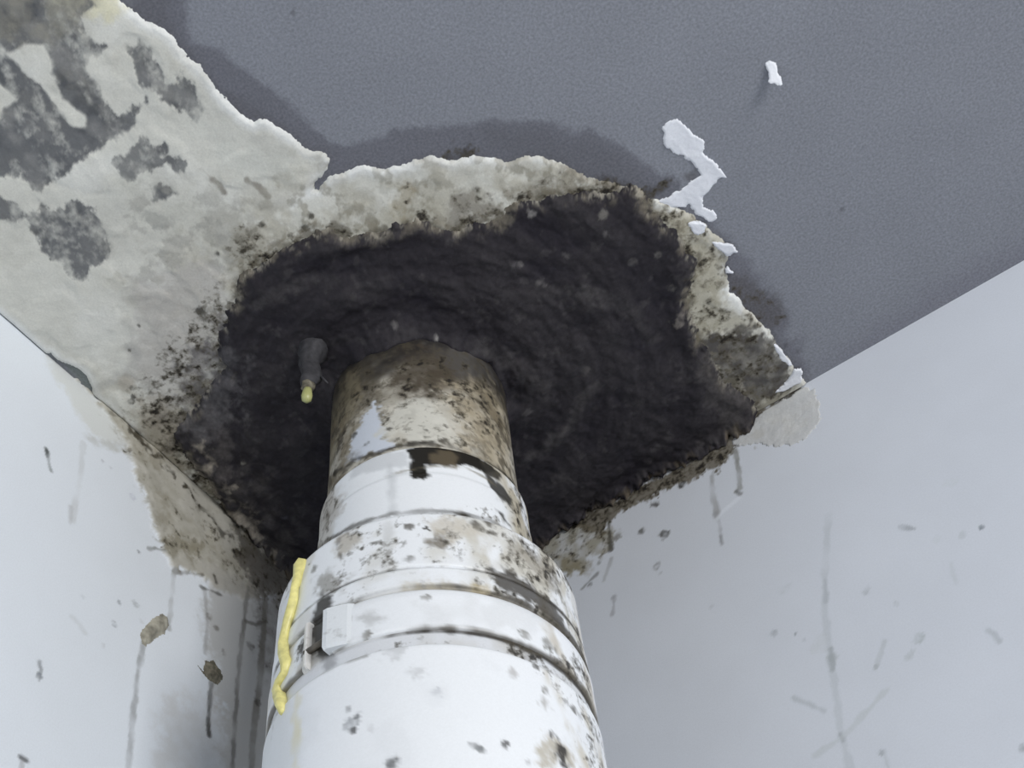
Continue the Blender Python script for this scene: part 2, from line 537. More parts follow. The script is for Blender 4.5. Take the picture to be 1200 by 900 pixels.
pt.poly([(455, 240), (470, 215), (485, 205), (490, 225), (480, 240), (490, 255), (470, 262)], (132, 124, 104), 0.6, soft=8, rough=10, grime=0.35)
pt.poly([(520, 245), (535, 228), (560, 226), (582, 232), (588, 246), (560, 258), (525, 266)], (112, 108, 100), 0.7, soft=6, rough=9, grime=0.3)
pt.poly([(590, 226), (640, 215), (690, 210), (740, 222), (700, 235), (640, 232), (600, 240)], (120, 116, 106), 0.65, soft=6, rough=9, grime=0.40)
pt.poly([(660, 195), (700, 206), (740, 218), (720, 228), (690, 215)], (92, 88, 80), 0.6, soft=5, rough=7, grime=0.45)
pt.poly([(745, 225), (790, 245), (830, 275), (850, 300), (850, 330), (860, 355), (890, 380), (850, 400), (800, 380), (790, 300)], (152, 148, 132), 0.7, soft=8, rough=10, grime=0.34)
pt.poly([(812, 395), (835, 384), (875, 376), (905, 398), (925, 425), (930, 447), (900, 470), (850, 480), (835, 430)], (60, 58, 60), 0.9, soft=5, rough=10, mottle=0.25, grime=0.42)
pt.poly([(838, 448), (850, 440), (864, 446), (870, 460), (850, 466)], (140, 137, 128), 0.8, soft=5, rough=8)
fringe = sstep(0.012, 0.0, ss) * sstep(-0.5, 0.5, fbm(P2, 60, 4, 61))
pt.g = np.maximum(pt.g, fringe * 0.46)
pt.mix(sstep(0.006, 0.0005, ss + 0.003 * fbm(P2, 120, 4, 62)) * sstep(-0.25, 0.35, fbm(P2, 150, 4, 63)) * 0.8, (84, 80, 70))
pt.mix(sstep(0.016, 0.003, ss) * sstep(0.1, 0.6, fbm(P2, 200, 4, 64, 0.65)) * 0.55, (104, 98, 84))
lf = sdf(P2, on(on_ceiling, [(150, 470), (215, 380), (260, 330), (280, 420), (250, 520), (340, 680), (290, 660), (200, 560)]), 0.05)
mold = sstep(0.01, -0.012, lf)
pt.g = np.maximum(pt.g, mold * 0.40)
pt.poly([(226, 425), (246, 385), (268, 375), (275, 470), (245, 510), (205, 520), (212, 470)], (74, 72, 75), 0.85, soft=12, rough=14, mottle=0.5)
pt.poly([(170, 490), (200, 470), (225, 500), (250, 560), (300, 640), (270, 620), (215, 550)], (120, 115, 104), 0.6, soft=8, rough=12, mottle=0.6)
pt.c *= (1 + 0.035 * n2)[:, None]
hgt = 0.0016 * sstep(0.0012, -0.0015, s) + 0.0004 * n1 * sstep(0, -0.01, s) + 0.0006 * sstep(0.3, -0.3, fbm(P2, 45, 3, 72)) * sstep(0, -0.008, s) - 0.0004 * mres
Z = H - hgt + np.where(s > 0.0009, 0.0006, 0)
V = np.column_stack([P2, Z])
ok = (s < 0.0022) & (cut > -0.0022)
f2, V2, c2, g2 = keep(F, ok, V, pt.c, pt.g)
plaster = link('plaster_patch', V2, f2[:, ::-1], M_PLASTER, col=c2, grime=g2)
tag(plaster, 'cream bare plaster area with grey residue where ceiling paint was stripped', 'plaster')

# ------------------------------------------------------------------ black sealant around the pipe
gx = steps((0.0007, 0.385, 0.00100))
gy = steps((-0.30, -0.0007, 0.00100))
P2, F = grid(gx, gy)
s = sdf(P2, on(on_ceiling, SEAL), 0.08) + 0.0026 * fbm(P2, 75, 5, 81) + 0.0016 * fbm(P2, 260, 4, 89, 0.7)
dp = np.sqrt(((P2 - AX) ** 2).sum(1))
ang = np.arctan2(P2[:, 1] - AX[1], P2[:, 0] - AX[0])
swirl = fbm(np.column_stack([dp, ang * 0.022 + 0.3]), 55, 4, 82)         # trowelled round the pipe
lump = fbm(P2, 34, 4, 83)
t = 0.0042 * sstep(0.0015, -0.006, s) + 0.0035 * sstep(0, -0.05, s)
t = t + (0.0016 * swirl + 0.0018 * lump + 0.0006 * fbm(P2, 160, 3, 84)) * sstep(0, -0.010, s)
t = t + (0.007 + 0.006 * fbm(np.column_stack([ang * 0.055, dp * 0.5]), 45, 4, 187)) * np.exp(-np.maximum(dp - 0.056, 0) / 0.008) * sstep(0, -0.01, s)
wallgap = np.minimum(P2[:, 0], -P2[:, 1])
t = t + 0.008 * np.exp(-(wallgap / 0.006) ** 2) * sstep(0.001, -0.006, s) * (0.55 + 0.5 * fbm(P2, 50, 3, 85) + 0.6 * fbm(P2, 170, 4, 185, 0.65))
pt = Paint(P2, on_ceiling, (35, 33, 37), K_CEIL)
pt.mix(sstep(0.15, 1.0, swirl) * 0.4, (54, 52, 54))
pt.mix(sstep(0.2, 1.0, fbm(P2, 30, 5, 86)) * 0.4, (50, 48, 50))
pt.mix(sstep(0.2, 0.9, -lump) * 0.5, (28, 26, 33))
pt.mix(sstep(0.55, 0.9, fbm(P2, 150, 3, 87)) * 0.2, (78, 76, 76))
pt.mix(sstep(-0.009, 0.0, s) * sstep(-0.1, 0.6, fbm(P2, 110, 5, 88, 0.65)) * 0.7, (104, 99, 88))
pt.mix(sstep(-0.004, 0.0, s) * sstep(0.1, 0.5, fbm(P2, 230, 4, 188, 0.65)) * 0.6, (150, 146, 134))
for u, v, r, c in ((602, 300, 5, (92, 90, 92)), (632, 322, 6, (90, 88, 88)), (555, 340, 3, (96, 95, 96)), (463, 368, 3, (84, 82, 82)), (511, 379, 3, (128, 126, 124)), (610, 300, 3, (86, 84, 84)),
                   (624, 245, 4, (120, 118, 116)), (286, 535, 2, (150, 148, 138)), (258, 548, 9, (84, 80, 80)), (270, 545, 8, (80, 76, 76)), (333, 597, 5, (72, 72, 82)), (316, 604, 7, (66, 64, 68)),
                   (617, 470, 4, (78, 76, 76)), (684, 420, 8, (66, 64, 64)), (708, 265, 4, (80, 78, 78)), (770, 292, 4, (80, 78, 76)), (662, 292, 4, (84, 82, 82)), (795, 370, 8, (100, 96, 92)),
                   (705, 245, 4, (100, 98, 94)), (785, 330, 5, (82, 80, 76)), (740, 300, 4, (72, 70, 70))):
    pt.blob(u, v, r, c, 0.8, soft=0.6, rough=0.8, seed=int(u))
for ln, w, a in (([(608, 530), (640, 515), (665, 490), (690, 440)], 9, .4), ([(640, 505), (660, 495), (668, 480)], 5, .5), ([(560, 390), (610, 420), (640, 440)], 14, .3),
                 ([(690, 330), (730, 350), (760, 390)], 16, .3), ([(300, 350), (340, 330), (390, 320)], 14, .3), ([(300, 560), (340, 590), (360, 620)], 10, .3),
                 ([(360, 400), (400, 390), (430, 385)], 9, .35), ([(620, 340), (660, 330), (690, 345)], 14, .3)):
    pt.line(ln, w, (74, 72, 72), a, soft=5, rough=6)
pt.poly([(820, 400), (850, 440), (880, 470), (850, 500), (830, 470), (815, 430)], (62, 60, 60), 0.6, soft=8, rough=10)
pt.poly([(225, 475), (262, 440), (285, 500), (320, 590), (365, 665), (330, 690), (250, 590), (200, 515)], (74, 71, 70), 0.55, soft=14, rough=14, mottle=0.9)
pt.poly([(240, 430), (265, 400), (285, 430), (270, 500), (225, 510), (205, 500)], (84, 83, 86), 0.6, soft=12, rough=14, mottle=0.8)
pt.poly([(215, 520), (235, 515), (270, 560), (300, 605), (325, 650), (300, 650), (250, 590)], (138, 132, 122), 0.7, soft=5, rough=12, mottle=0.9)
wl = wallgap + 0.003 * fbm(P2, 140, 4, 190)
pt.mix(sstep(0.006, 0.0, wl) * sstep(-0.2, 0.4, fbm(P2, 160, 4, 191, 0.65)) * 0.6, (88, 80, 66))
Z = H - 0.0016 - t + np.where(s > 0.0012, 0.002, 0)
V = np.column_stack([P2, Z])
ok = (s < 0.003) & (dp > 0.0535)
f2, V2, c2, g2 = keep(F, ok, V, pt.c, pt.g)
seal = link('sealant', V2, f2[:, ::-1], M_MASTIC, col=c2, grime=g2)
tag(seal, 'black mouldy sealant spread over the ceiling hole around the white pipe', 'sealant')

# ------------------------------------------------------------------ left wall
gy = steps((-2.6, -0.39, 0.2), (-0.39, 0, 0.0011))
gz = steps((0, H - 0.36, 0.2), (H - 0.36, H, 0.0011))
P2, F = grid(gy, gz)
pt = Paint(P2, on_left, (216, 222, 229), K_LEFT)
DIRTY = [(60, 400), (100, 455), (126, 488), (145, 508), (154, 528), (158, 555), (170, 580), (178, 605), (183, 628), (190, 640), (200, 662), (203, 668), (222, 672),
         (238, 680), (250, 690), (285, 705), (310, 705), (335, 700), (427, 760), (427, 720), (330, 640)]
pt.poly([(40, 395), (75, 460), (98, 495), (120, 520), (150, 525), (160, 540), (240, 560), (120, 440)], (203, 206, 204), 0.85, soft=8, rough=6)
pt.poly([(100, 512), (125, 515), (150, 520), (140, 528), (115, 522)], (180, 182, 180), 0.6, soft=5, rough=5)
md = pt.poly(DIRTY, (168, 165, 154), 0.92, soft=3, rough=6, freq=90)
pt.mix(md * sstep(0.0, 0.6, fbm(P2, 75, 5, 92, 0.6)) * 0.5, (128, 122, 106))
pt.mix(md * sstep(0.1, 0.6, fbm(P2, 95, 5, 93, 0.6)) * 0.5, (190, 188, 180))
ml = pt.poly([(120, 480), (150, 505), (200, 560), (270, 630), (330, 690), (300, 705), (230, 660), (185, 610), (160, 545)], (142, 138, 124), 0.5, soft=10, rough=14, mottle=0.8, grime=0.30)
pt.poly([(190, 540), (240, 580), (285, 640), (260, 640), (215, 600)], (176, 174, 166), 0.6, soft=8, rough=8)
pt.line([(150, 505), (185, 540), (215, 570), (245, 610), (270, 640), (300, 655)], 10, (40, 36, 30), 1.0, soft=4, rough=6, breaks=0.75, grime=0.5)
pt.line([(130, 485), (175, 525), (215, 545), (250, 575), (290, 620)], 7, (74, 68, 56), 0.8, soft=3, rough=6, breaks=0.8, grime=0.3)
pt.poly([(262, 600), (300, 640), (340, 660), (350, 720), (300, 705), (280, 660)], (66, 62, 58), 0.75, soft=8, rough=12, grime=0.35)
pt.poly([(180, 632), (205, 630), (235, 640), (225, 655), (200, 650)], (120, 114, 94), 0.6, soft=5, rough=8, grime=0.3)
pt.line([(204, 670), (222, 672), (236, 675)], 4, (92, 86, 74), 0.8, rough=2)
# mould and the pipe's shadow, painted into the wall colour below the strip
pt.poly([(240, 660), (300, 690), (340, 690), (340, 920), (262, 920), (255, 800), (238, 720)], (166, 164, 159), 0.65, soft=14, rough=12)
pt.poly([(185, 830), (215, 815), (260, 830), (340, 800), (340, 920), (180, 920)], (188, 186, 182), 0.45, soft=14, rough=12, mottle=0.3)
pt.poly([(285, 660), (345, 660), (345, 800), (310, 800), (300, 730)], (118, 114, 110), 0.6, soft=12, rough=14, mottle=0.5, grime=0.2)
# runs
for ln, w, c, a in (([(204, 668), (202, 690), (200, 715), (197, 735)], 6, (160, 162, 162), .8),
                    ([(170, 745), (164, 775), (160, 800), (156, 840), (150, 905)], 7, (158, 161, 164), .85),
                    ([(164, 770), (158, 815)], 2.5, (120, 124, 124), .6),
                    ([(240, 690), (243, 730), (240, 765)], 5, (150, 150, 150), .7),
                    ([(248, 795), (246, 820), (244, 845), (245, 862)], 6, (66, 64, 60), .9),
                    ([(289, 690), (286, 730), (281, 770), (277, 820), (274, 870), (272, 905)], 6, (112, 110, 106), .8),
                    ([(311, 700), (309, 740), (304, 800), (298, 850), (294, 905)], 9, (112, 108, 100), .75),
                    ([(98, 520), (94, 560), (85, 610)], 7, (198, 202, 206), .8), ([(83, 595), (82, 612)], 5, (180, 183, 186), .7),
                    ([(288, 728), (300, 732), (312, 728)], 5, (90, 86, 80), .7),
                    ([(54, 526), (57, 540), (60, 552)], 4, (116, 122, 122), .9), ([(55, 528), (55, 534)], 4, (62, 66, 66), .9),
                    ([(46, 776), (48, 785), (46, 798)], 3, (110, 114, 118), .7),
                    ([(24, 887), (32, 892)], 4, (96, 98, 100), .9), ([(26, 895), (26, 905)], 4, (176, 178, 182), .8),
                    ([(174, 643), (182, 642), (192, 646)], 4, (110, 112, 108), .8),
                    ([(236, 688), (250, 693), (260, 698)], 3, (66, 64, 58), .85), ([(249, 676), (251, 684)], 4, (70, 66, 60), .85)):
    pt.line(ln, w, c, a, soft=1.5, rough=1.5)
for u, v, r, c, a in ((163, 647, 3, (58, 60, 62), .95), (140, 706, 3, (152, 158, 164), .8), (159, 709, 6, (176, 182, 186), .8), (133, 731, 4, (158, 164, 170), .8), (97, 699, 3, (190, 196, 202), .8),
                      (46, 792, 4, (120, 126, 132), .8), (121, 757, 4, (200, 205, 211), .8), (245, 722, 5, (128, 126, 122), .8), (253, 735, 4, (120, 118, 112), .8), (293, 758, 6, (94, 90, 86), .8), (262, 765, 5, (140, 138, 136), .8),
                      (301, 822, 5, (84, 80, 76), .9), (312, 780, 3, (70, 66, 64), .9), (120, 540, 4, (186, 190, 198), .8), (130, 548, 4, (190, 194, 202), .7), (155, 582, 4, (186, 190, 204), .7), (165, 727, 3, (196, 200, 204), .6)):
    pt.blob(u, v, r, c, a, rough=0.6, seed=int(u + v))
pt.line([(84, 722), (92, 730), (100, 742)], 4, (200, 205, 210), .7, rough=2)
relief = 0.0014 * md + 0.0007 * md * fbm(P2, 70, 4, 91)
relief = relief * sstep(0.0, 0.01, -P2[:, 0])
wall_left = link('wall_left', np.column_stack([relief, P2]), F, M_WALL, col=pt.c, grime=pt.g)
tag(wall_left, 'bright white left wall with grey drip runs and a dirty strip under the ceiling', kind='structure')

# ------------------------------------------------------------------ right wall
gx = steps((0, 0.11, 0.02), (0.11, 0.54, 0.0011), (0.54, 2.6, 0.2))
gz = steps((0, H - 0.40, 0.2), (H - 0.40, H, 0.0011))
P2, F = grid(gx, gz)
pt = Paint(P2, on_right, (194, 199, 207), K_RIGHT)
pt.poly([(610, 600), (660, 612), (700, 612), (722, 625), (716, 645), (690, 655), (682, 668), (664, 668), (640, 690)], (136, 132, 116), 0.85, soft=5, rough=9, mottle=0.4, grime=0.34)
pt.poly([(655, 655), (690, 655), (690, 670), (665, 668)], (118, 110, 84), 0.6, soft=5, rough=6)
pt.poly([(640, 610), (720, 585), (800, 545), (850, 505), (900, 468), (930, 455), (900, 485), (866, 512), (846, 545), (815, 560), (795, 572), (770, 578), (735, 600), (700, 625)],
        (100, 94, 80), 0.9, soft=4, rough=9, freq=110, grime=0.5)
pt.line([(640, 622), (740, 575), (820, 530), (868, 500), (900, 480), (938, 456)], 12, (46, 42, 38), 0.9, soft=5, rough=8, breaks=0.5, grime=0.5)
for u, v, r, c, a in ((799, 567, 6, (50, 48, 44), .95), (768, 590, 6, (78, 76, 74), .9), (752, 622, 5, (96, 96, 94), .9), (778, 628, 7, (84, 84, 82), .9), (723, 628, 8, (112, 110, 104), .8),
                      (770, 664, 6, (136, 138, 142), .8), (773, 672, 4, (112, 112, 114), .8), (885, 525, 3, (150, 150, 148), .9), (692, 685, 4, (92, 92, 94), .8),
                      (719, 700, 4, (148, 150, 156), .7), (702, 660, 4, (120, 122, 120), .7), (1150, 618, 3, (110, 118, 124), .9), (1127, 627, 4, (180, 186, 192), .8), (1112, 565, 8, (190, 196, 202), .7),
                      (1014, 693, 5, (168, 174, 180), .8), (1050, 708, 4, (176, 182, 188), .8), (905, 742, 5, (156, 162, 168), .8), (932, 743, 3, (120, 126, 132), .9), (942, 750, 3, (160, 166, 172), .8),
                      (1076, 749, 7, (158, 166, 168), .8), (1064, 768, 6, (172, 178, 182), .7), (1027, 781, 4, (160, 166, 170), .8), (1034, 882, 4, (140, 146, 150), .9), (834, 710, 3, (170, 174, 180), .6),
                      (1119, 680, 4, (182, 188, 194), .7), (1098, 632, 5, (188, 194, 200), .6), (920, 690, 7, (180, 186, 192), .5), (975, 770, 6, (160, 166, 168), .7), (960, 755, 12, (182, 187, 190), .4), (1199, 878, 5, (140, 146, 150), .8)):
    pt.blob(u, v, r, c, a, rough=0.6, seed=int(u + v))
for ln, w, c, a in (([(834, 558), (836, 580), (841, 604)], 7, (152, 154, 156), .85), ([(839, 602), (843, 612), (845, 634)], 5, (140, 142, 146), .6), ([(844, 628), (846, 636)], 5, (124, 126, 130), .8),
                    ([(861, 528), (866, 552), (868, 572)], 6, (128, 129, 126), .9), ([(863, 576), (868, 579)], 4, (96, 96, 94), .9),
                    ([(841, 608), (850, 597), (866, 584)], 5, (206, 211, 219), .8),
                    ([(712, 598), (714, 622), (716, 644)], 5, (70, 68, 62), .85),
                    ([(971, 604), (966, 680), (967, 720), (973, 770), (978, 800), (984, 850), (992, 885), (998, 905)], 7, (176, 182, 188), .6),
                    ([(967, 680), (968, 705)], 5, (162, 168, 174), .6), ([(973, 760), (976, 785)], 5, (150, 156, 160), .7), ([(984, 860), (988, 868)], 5, (140, 146, 150), .7),
                    ([(1040, 808), (1010, 840), (985, 866), (955, 885)], 6, (180, 186, 190), .7),
                    ([(930, 818), (950, 826), (966, 833)], 5, (170, 176, 182), .8), ([(1037, 752), (1030, 770), (1027, 782)], 5, (170, 176, 180), .7),
                    ([(1054, 617), (1072, 620)], 4, (138, 144, 150), .9), ([(1115, 660), (1120, 684)], 5, (182, 188, 194), .7), ([(1158, 738), (1166, 744), (1170, 752)], 4, (168, 174, 180), .8),
                    ([(720, 700), (718, 720)], 4, (150, 152, 158), .7), ([(716, 655), (708, 680)], 4, (140, 142, 142), .6), ([(1036, 884), (1042, 902)], 4, (176, 182, 188), .8),
                    ([(700, 672), (682, 690)], 4, (110, 110, 110), .7)):
    pt.line(ln, w, c, a, soft=1.5, rough=1.5)
n = fbm(P2, 16, 4, 95)
pt.c *= (1 + 0.02 * n)[:, None]
wall_right = link('wall_right', np.column_stack([P2[:, 0], np.zeros(len(P2)), P2[:, 1]]), F, M_WALL, col=pt.c, grime=pt.g)
tag(wall_right, 'pale white right wall with faint drip marks and brown dirt along the ceiling', kind='structure')

# floor far below
fl = link('floor', [(0, -2.6, 0), (2.6, -2.6, 0), (2.6, 0, 0), (0, 0, 0)], [(0, 1, 2, 3)], M_FLOOR, smooth=False)
tag(fl, 'plain screed floor below the pipe', kind='structure')


# ------------------------------------------------------------------ thin raised pieces (flakes, filler)
def flake(name, pts, fn, place, mat, thick, step, seed, curl=0.0, base=0.0, rough=1.9, edge=1.0, tilt=None, paint=None):
    """a thin irregular piece: rounded rim, uneven face, closed against the surface it sits on"""
    poly = on(fn, pts)
    lo, hi = poly.min(0) - 0.003, poly.max(0) + 0.003
    Q, F = grid(np.arange(lo[0], hi[0], step), np.arange(lo[1], hi[1], step))
    s = sdf(Q, poly, 0.01) + rough * 0.0005 * fbm(Q, 260, 4, seed)
    h = base + thick * sstep(0.0, -0.001 * edge, s) * (0.8 + 0.35 * fbm(Q, 110, 4, seed + 1))
    if tilt is not None:
        a = np.array(fn(*tilt[0]))
        b = np.array(fn(*tilt[1]))
        t = np.clip(((Q - a) @ (b - a)) / ((b - a) @ (b - a)), 0, 1.3)
        h = h + tilt[2] * t ** 1.6
    if curl:
        h = h + curl * sstep(-0.004, 0.0, s)
    okv = s < 0.0002
    idx = np.nonzero(okv)[0]
    f2, q2, h2 = keep(F, okv, Q, h)
    top = place(q2, h2)
    back = place(q2, np.maximum(h2 - max(thick, 0.0006), -0.0004))
    nv = len(top)
    e = {}
    for a, b, c, d in f2:
        for i, j in ((a, b), (b, c), (c, d), (d, a)):
            if (j, i) in e:
                del e[(j, i)]
            else:
                e[(i, j)] = 1
    sidef = np.array([(i + nv, j + nv, j, i) for i, j in e])
    faces = np.concatenate([f2, f2[:, ::-1] + nv, sidef])
    col = None
    if paint is not None:
        p = Paint(q2, fn, *paint)
        p.mix(sstep(0.1, 0.9, fbm(q2, 60, 4, seed + 3)) * 0.4, (196, 196, 192))
        p.mix(sstep(0.2, 0.9, fbm(q2, 90, 4, seed + 4)) * 0.35, (160, 158, 150))
        col = np.concatenate([p.c, p.c])
    return link(name, np.concatenate([top, back]), faces, mat, col=col)


def under_ceiling(q, h):
    return np.column_stack([q, H - h])


def off_right(q, h):
    return np.column_stack([q[:, 0], -h, q[:, 1]])


def off_left(q, h):
    return np.column_stack([h, q])


o = flake('paint_flake', [(775, 150), (782, 142), (794, 139), (803, 147), (812, 155), (825, 163), (829, 172), (823, 178), (838, 190), (850, 203), (852, 209), (841, 209),
                          (832, 225), (822, 231), (823, 243), (836, 247), (840, 256), (830, 261), (814, 249), (806, 240), (803, 243), (786, 243), (768, 236), (786, 228), (806, 215), (822, 205),
                          (818, 197), (800, 183), (788, 180), (779, 172)], on_ceiling, under_ceiling, M_FLAKE, 0.0009, 0.0007, 101)
tag(o, 'long crooked white flake where grey ceiling paint has peeled, the largest flake', 'paint flake', 'white flakes on the grey ceiling')
o = flake('paint_flake', [(895, 76), (902, 70), (909, 74), (910, 83), (914, 92), (899, 92), (898, 84)], on_ceiling, under_ceiling, M_FLAKE, 0.0008, 0.0004, 102, tilt=((903, 72), (906, 92), 0.007))
tag(o, 'small lone white flake hanging from open grey ceiling, far from the hole', 'paint flake', 'white flakes on the grey ceiling')
o = flake('paint_flake', [(834, 282), (846, 282), (857, 282), (864, 292), (850, 297), (842, 292)], on_ceiling, under_ceiling, M_FLAKE, 0.001, 0.0004, 103, base=0.0018, tilt=((840, 290), (862, 290), 0.002))
tag(o, 'pointed white flake sticking out of the crumbly right rim, below the crooked flake', 'paint flake', 'white flakes on the grey ceiling')
o = flake('paint_flake', [(848, 314), (852, 311), (858, 318), (850, 320)], on_ceiling, under_ceiling, M_FLAKE, 0.0008, 0.0003, 104, base=0.0014)
tag(o, 'tiny white flake on the right rim, just under the pointed flake', 'paint flake', 'white flakes on the grey ceiling')
o = flake('paint_flake', [(806, 260), (816, 257), (826, 262), (826, 270), (817, 275), (810, 268)], on_ceiling, under_ceiling, M_FLAKE, 0.001, 0.0004, 105, base=0.0018)
tag(o, 'squarish white flake at the foot of the long crooked flake', 'paint flake', 'white flakes on the grey ceiling')
o = flake('paint_flake', [(902, 400), (912, 402), (918, 410), (924, 420), (930, 427), (924, 429), (915, 420), (907, 410)], on_ceiling, under_ceiling, M_FLAKE, 0.0009, 0.0004, 106, base=0.0014)
tag(o, 'narrow slanting white flake on the rim close to the right wall', 'paint flake', 'white flakes on the grey ceiling')
o = flake('paint_flake', [(908, 458), (922, 445), (930, 430), (938, 430), (941, 442), (936, 447), (920, 455)], on_ceiling, under_ceiling, M_FLAKE, 0.001, 0.0004, 107, base=0.0018)
tag(o, 'white flake wedged in the angle of ceiling and right wall', 'paint flake', 'white flakes on the grey ceiling')

o = flake('filler_smear', [(862, 505), (880, 494), (900, 478), (925, 464), (943, 453), (953, 456), (961, 472), (962, 488), (957, 502), (944, 515), (925, 523), (905, 524), (885, 521), (868, 524), (856, 520)],
          on_right, off_right, M_PLASTER, 0.0004, 0.0011, 120, rough=2.5, edge=6, paint=((182, 184, 185), K_RIGHT))
tag(o, 'pale beige rounded smear of filler on the right wall under the ceiling', 'filler')


def lump_on_left(name, pts, thick, seed, label, mat=M_DIRT):
    o = flake(name, pts, on_left, off_left, mat, thick, 0.0006, seed, edge=5, rough=1.5)
    return tag(o, label, 'dirt blob')


lump_on_left('dirt_blob', [(164, 745), (170, 735), (180, 724), (190, 719), (197, 722), (199, 733), (193, 744), (182, 750), (171, 757), (166, 754)], 0.0022, 131,
             'pale brown dirt blob ending a drip run on the left wall', M_DIRT_PALE)
lump_on_left('dirt_blob', [(230, 778), (238, 786), (240, 774), (250, 774), (259, 786), (261, 798), (254, 803), (245, 798), (238, 790)], 0.0025, 132,
             'dark brown dirt blob with a black run below, nearer the pipe')

# ------------------------------------------------------------------ drain pipe
pipe = thing('drain_pipe', 'thick white plastic drain pipe with stained collars rising into the black sealant', 'pipe', (AX[0], AX[1], 0.0))
NTH = 2 * math.pi


def z_front(v, r):
    """height whose ring of radius r passes the front at photo row v"""
    best = None
    for z in np.linspace(H - 0.45, H, 2251):
        c = axis_at(z)
        w = np.array([c[0] + TO[0] * r, c[1] + TO[1] * r, z])
        q = RW.T @ (w - EYE)
        e = abs(450 + FPX * q[1] / q[2] - v)
        if best is None or e < best[0]:
            best = (e, z)
    return best[1]


def lathe(name, profile, mat, paint=None, th0=-math.pi, th1=math.pi, step=0.0013, fine=None, cap=False, bumps=None, label=None):
    """revolve (r, z) points about the leaning axis; paint(p) colours it"""
    pr = np.array(profile, float)
    rs, zs = [pr[0, 0]], [pr[0, 1]]
    for i in range(len(pr) - 1):
        L = np.linalg.norm(pr[i + 1] - pr[i])
        st = step if (fine is None or max(pr[i, 1], pr[i + 1, 1]) > fine) else 0.2
        n = max(1, int(math.ceil(L / st)))
        for k in range(1, n + 1):
            rs.append(pr[i, 0] + (pr[i + 1, 0] - pr[i, 0]) * k / n)
            zs.append(pr[i, 1] + (pr[i + 1, 1] - pr[i, 1]) * k / n)
    rs, zs = np.array(rs), np.array(zs)
    rref = float(np.median(pr[:, 0]))
    full = th1 - th0 > 6.28
    nth = max(8, int((th1 - th0) * rref / step))
    th = np.linspace(th0, th1, nth + 1)
    T, I = np.meshgrid(th, np.arange(len(rs)), indexing='ij')
    R, Z = rs[I], zs[I]
    p = np.column_stack([(T * R).ravel(), Z.ravel()])
    if bumps is not None:
        R = R + bumps(T.ravel(), Z.ravel()).reshape(R.shape)
    off = LEAN * np.minimum(H - Z, 0.5)
    X = AX[0] + SIDE[0] * off + R * (TO[0] * np.cos(T) + SIDE[0] * np.sin(T))
    Y = AX[1] + SIDE[1] * off + R * (TO[1] * np.cos(T) + SIDE[1] * np.sin(T))
    V = np.column_stack([X.ravel(), Y.ravel(), Z.ravel()])
    F = grid_faces(nth + 1, len(rs))
    col = g = None
    if paint is not None:
        q = Paint(p, on_pipe(rref), (238, 242, 246), K_PIPE)
        paint(q)
        col, g = q.c, q.g
    if cap:
        n = len(rs)
        F = np.concatenate([F, np.array([[i, i + 1, n - 2 - i, n - 1 - i] for i in range(0)]).reshape(-1, 4).astype(int)])
    o = link(name, V, F, mat, pipe, col=col, grime=g)
    if label:
        o['label'] = label
    return o


R1, R2, R3, RB, R4 = 0.0550, 0.0592, 0.0785, 0.0802, 0.0808
zA = z_front(523, R2)      # top rim of the sleeve
zB = z_front(600, R3)      # top rim of the socket
zC = z_front(664, R3)      # groove
zD = z_front(688, R3)      # lower groove above the band
zE = z_front(735, RB)      # bottom of the band
zF = z_front(753, R4)      # top rim of the lower pipe


def side_dirt(q, lo=0.3, hi=1.2, amt=0.6, rgb=(186, 180, 166), seed=1, g=0.2, both=False):
    """general soiling, heavier round the right flank"""
    th = q.p[:, 0]
    m = sstep(lo, hi, th / 0.07 + 0.35 * fbm(q.p, 40, 4, seed))
    if both:
        m = np.maximum(m, sstep(lo, hi, -th / 0.07 + 0.35 * fbm(q.p, 40, 4, seed + 3)))
    n = sstep(-0.35, 0.5, fbm(q.p * np.array([1, 0.6]), 85, 5, seed + 1))
    q.mix(m * n * amt, rgb)
    q.g = np.maximum(q.g, m * g * sstep(-0.5, 0.4, fbm(q.p, 45, 3, seed + 2)))


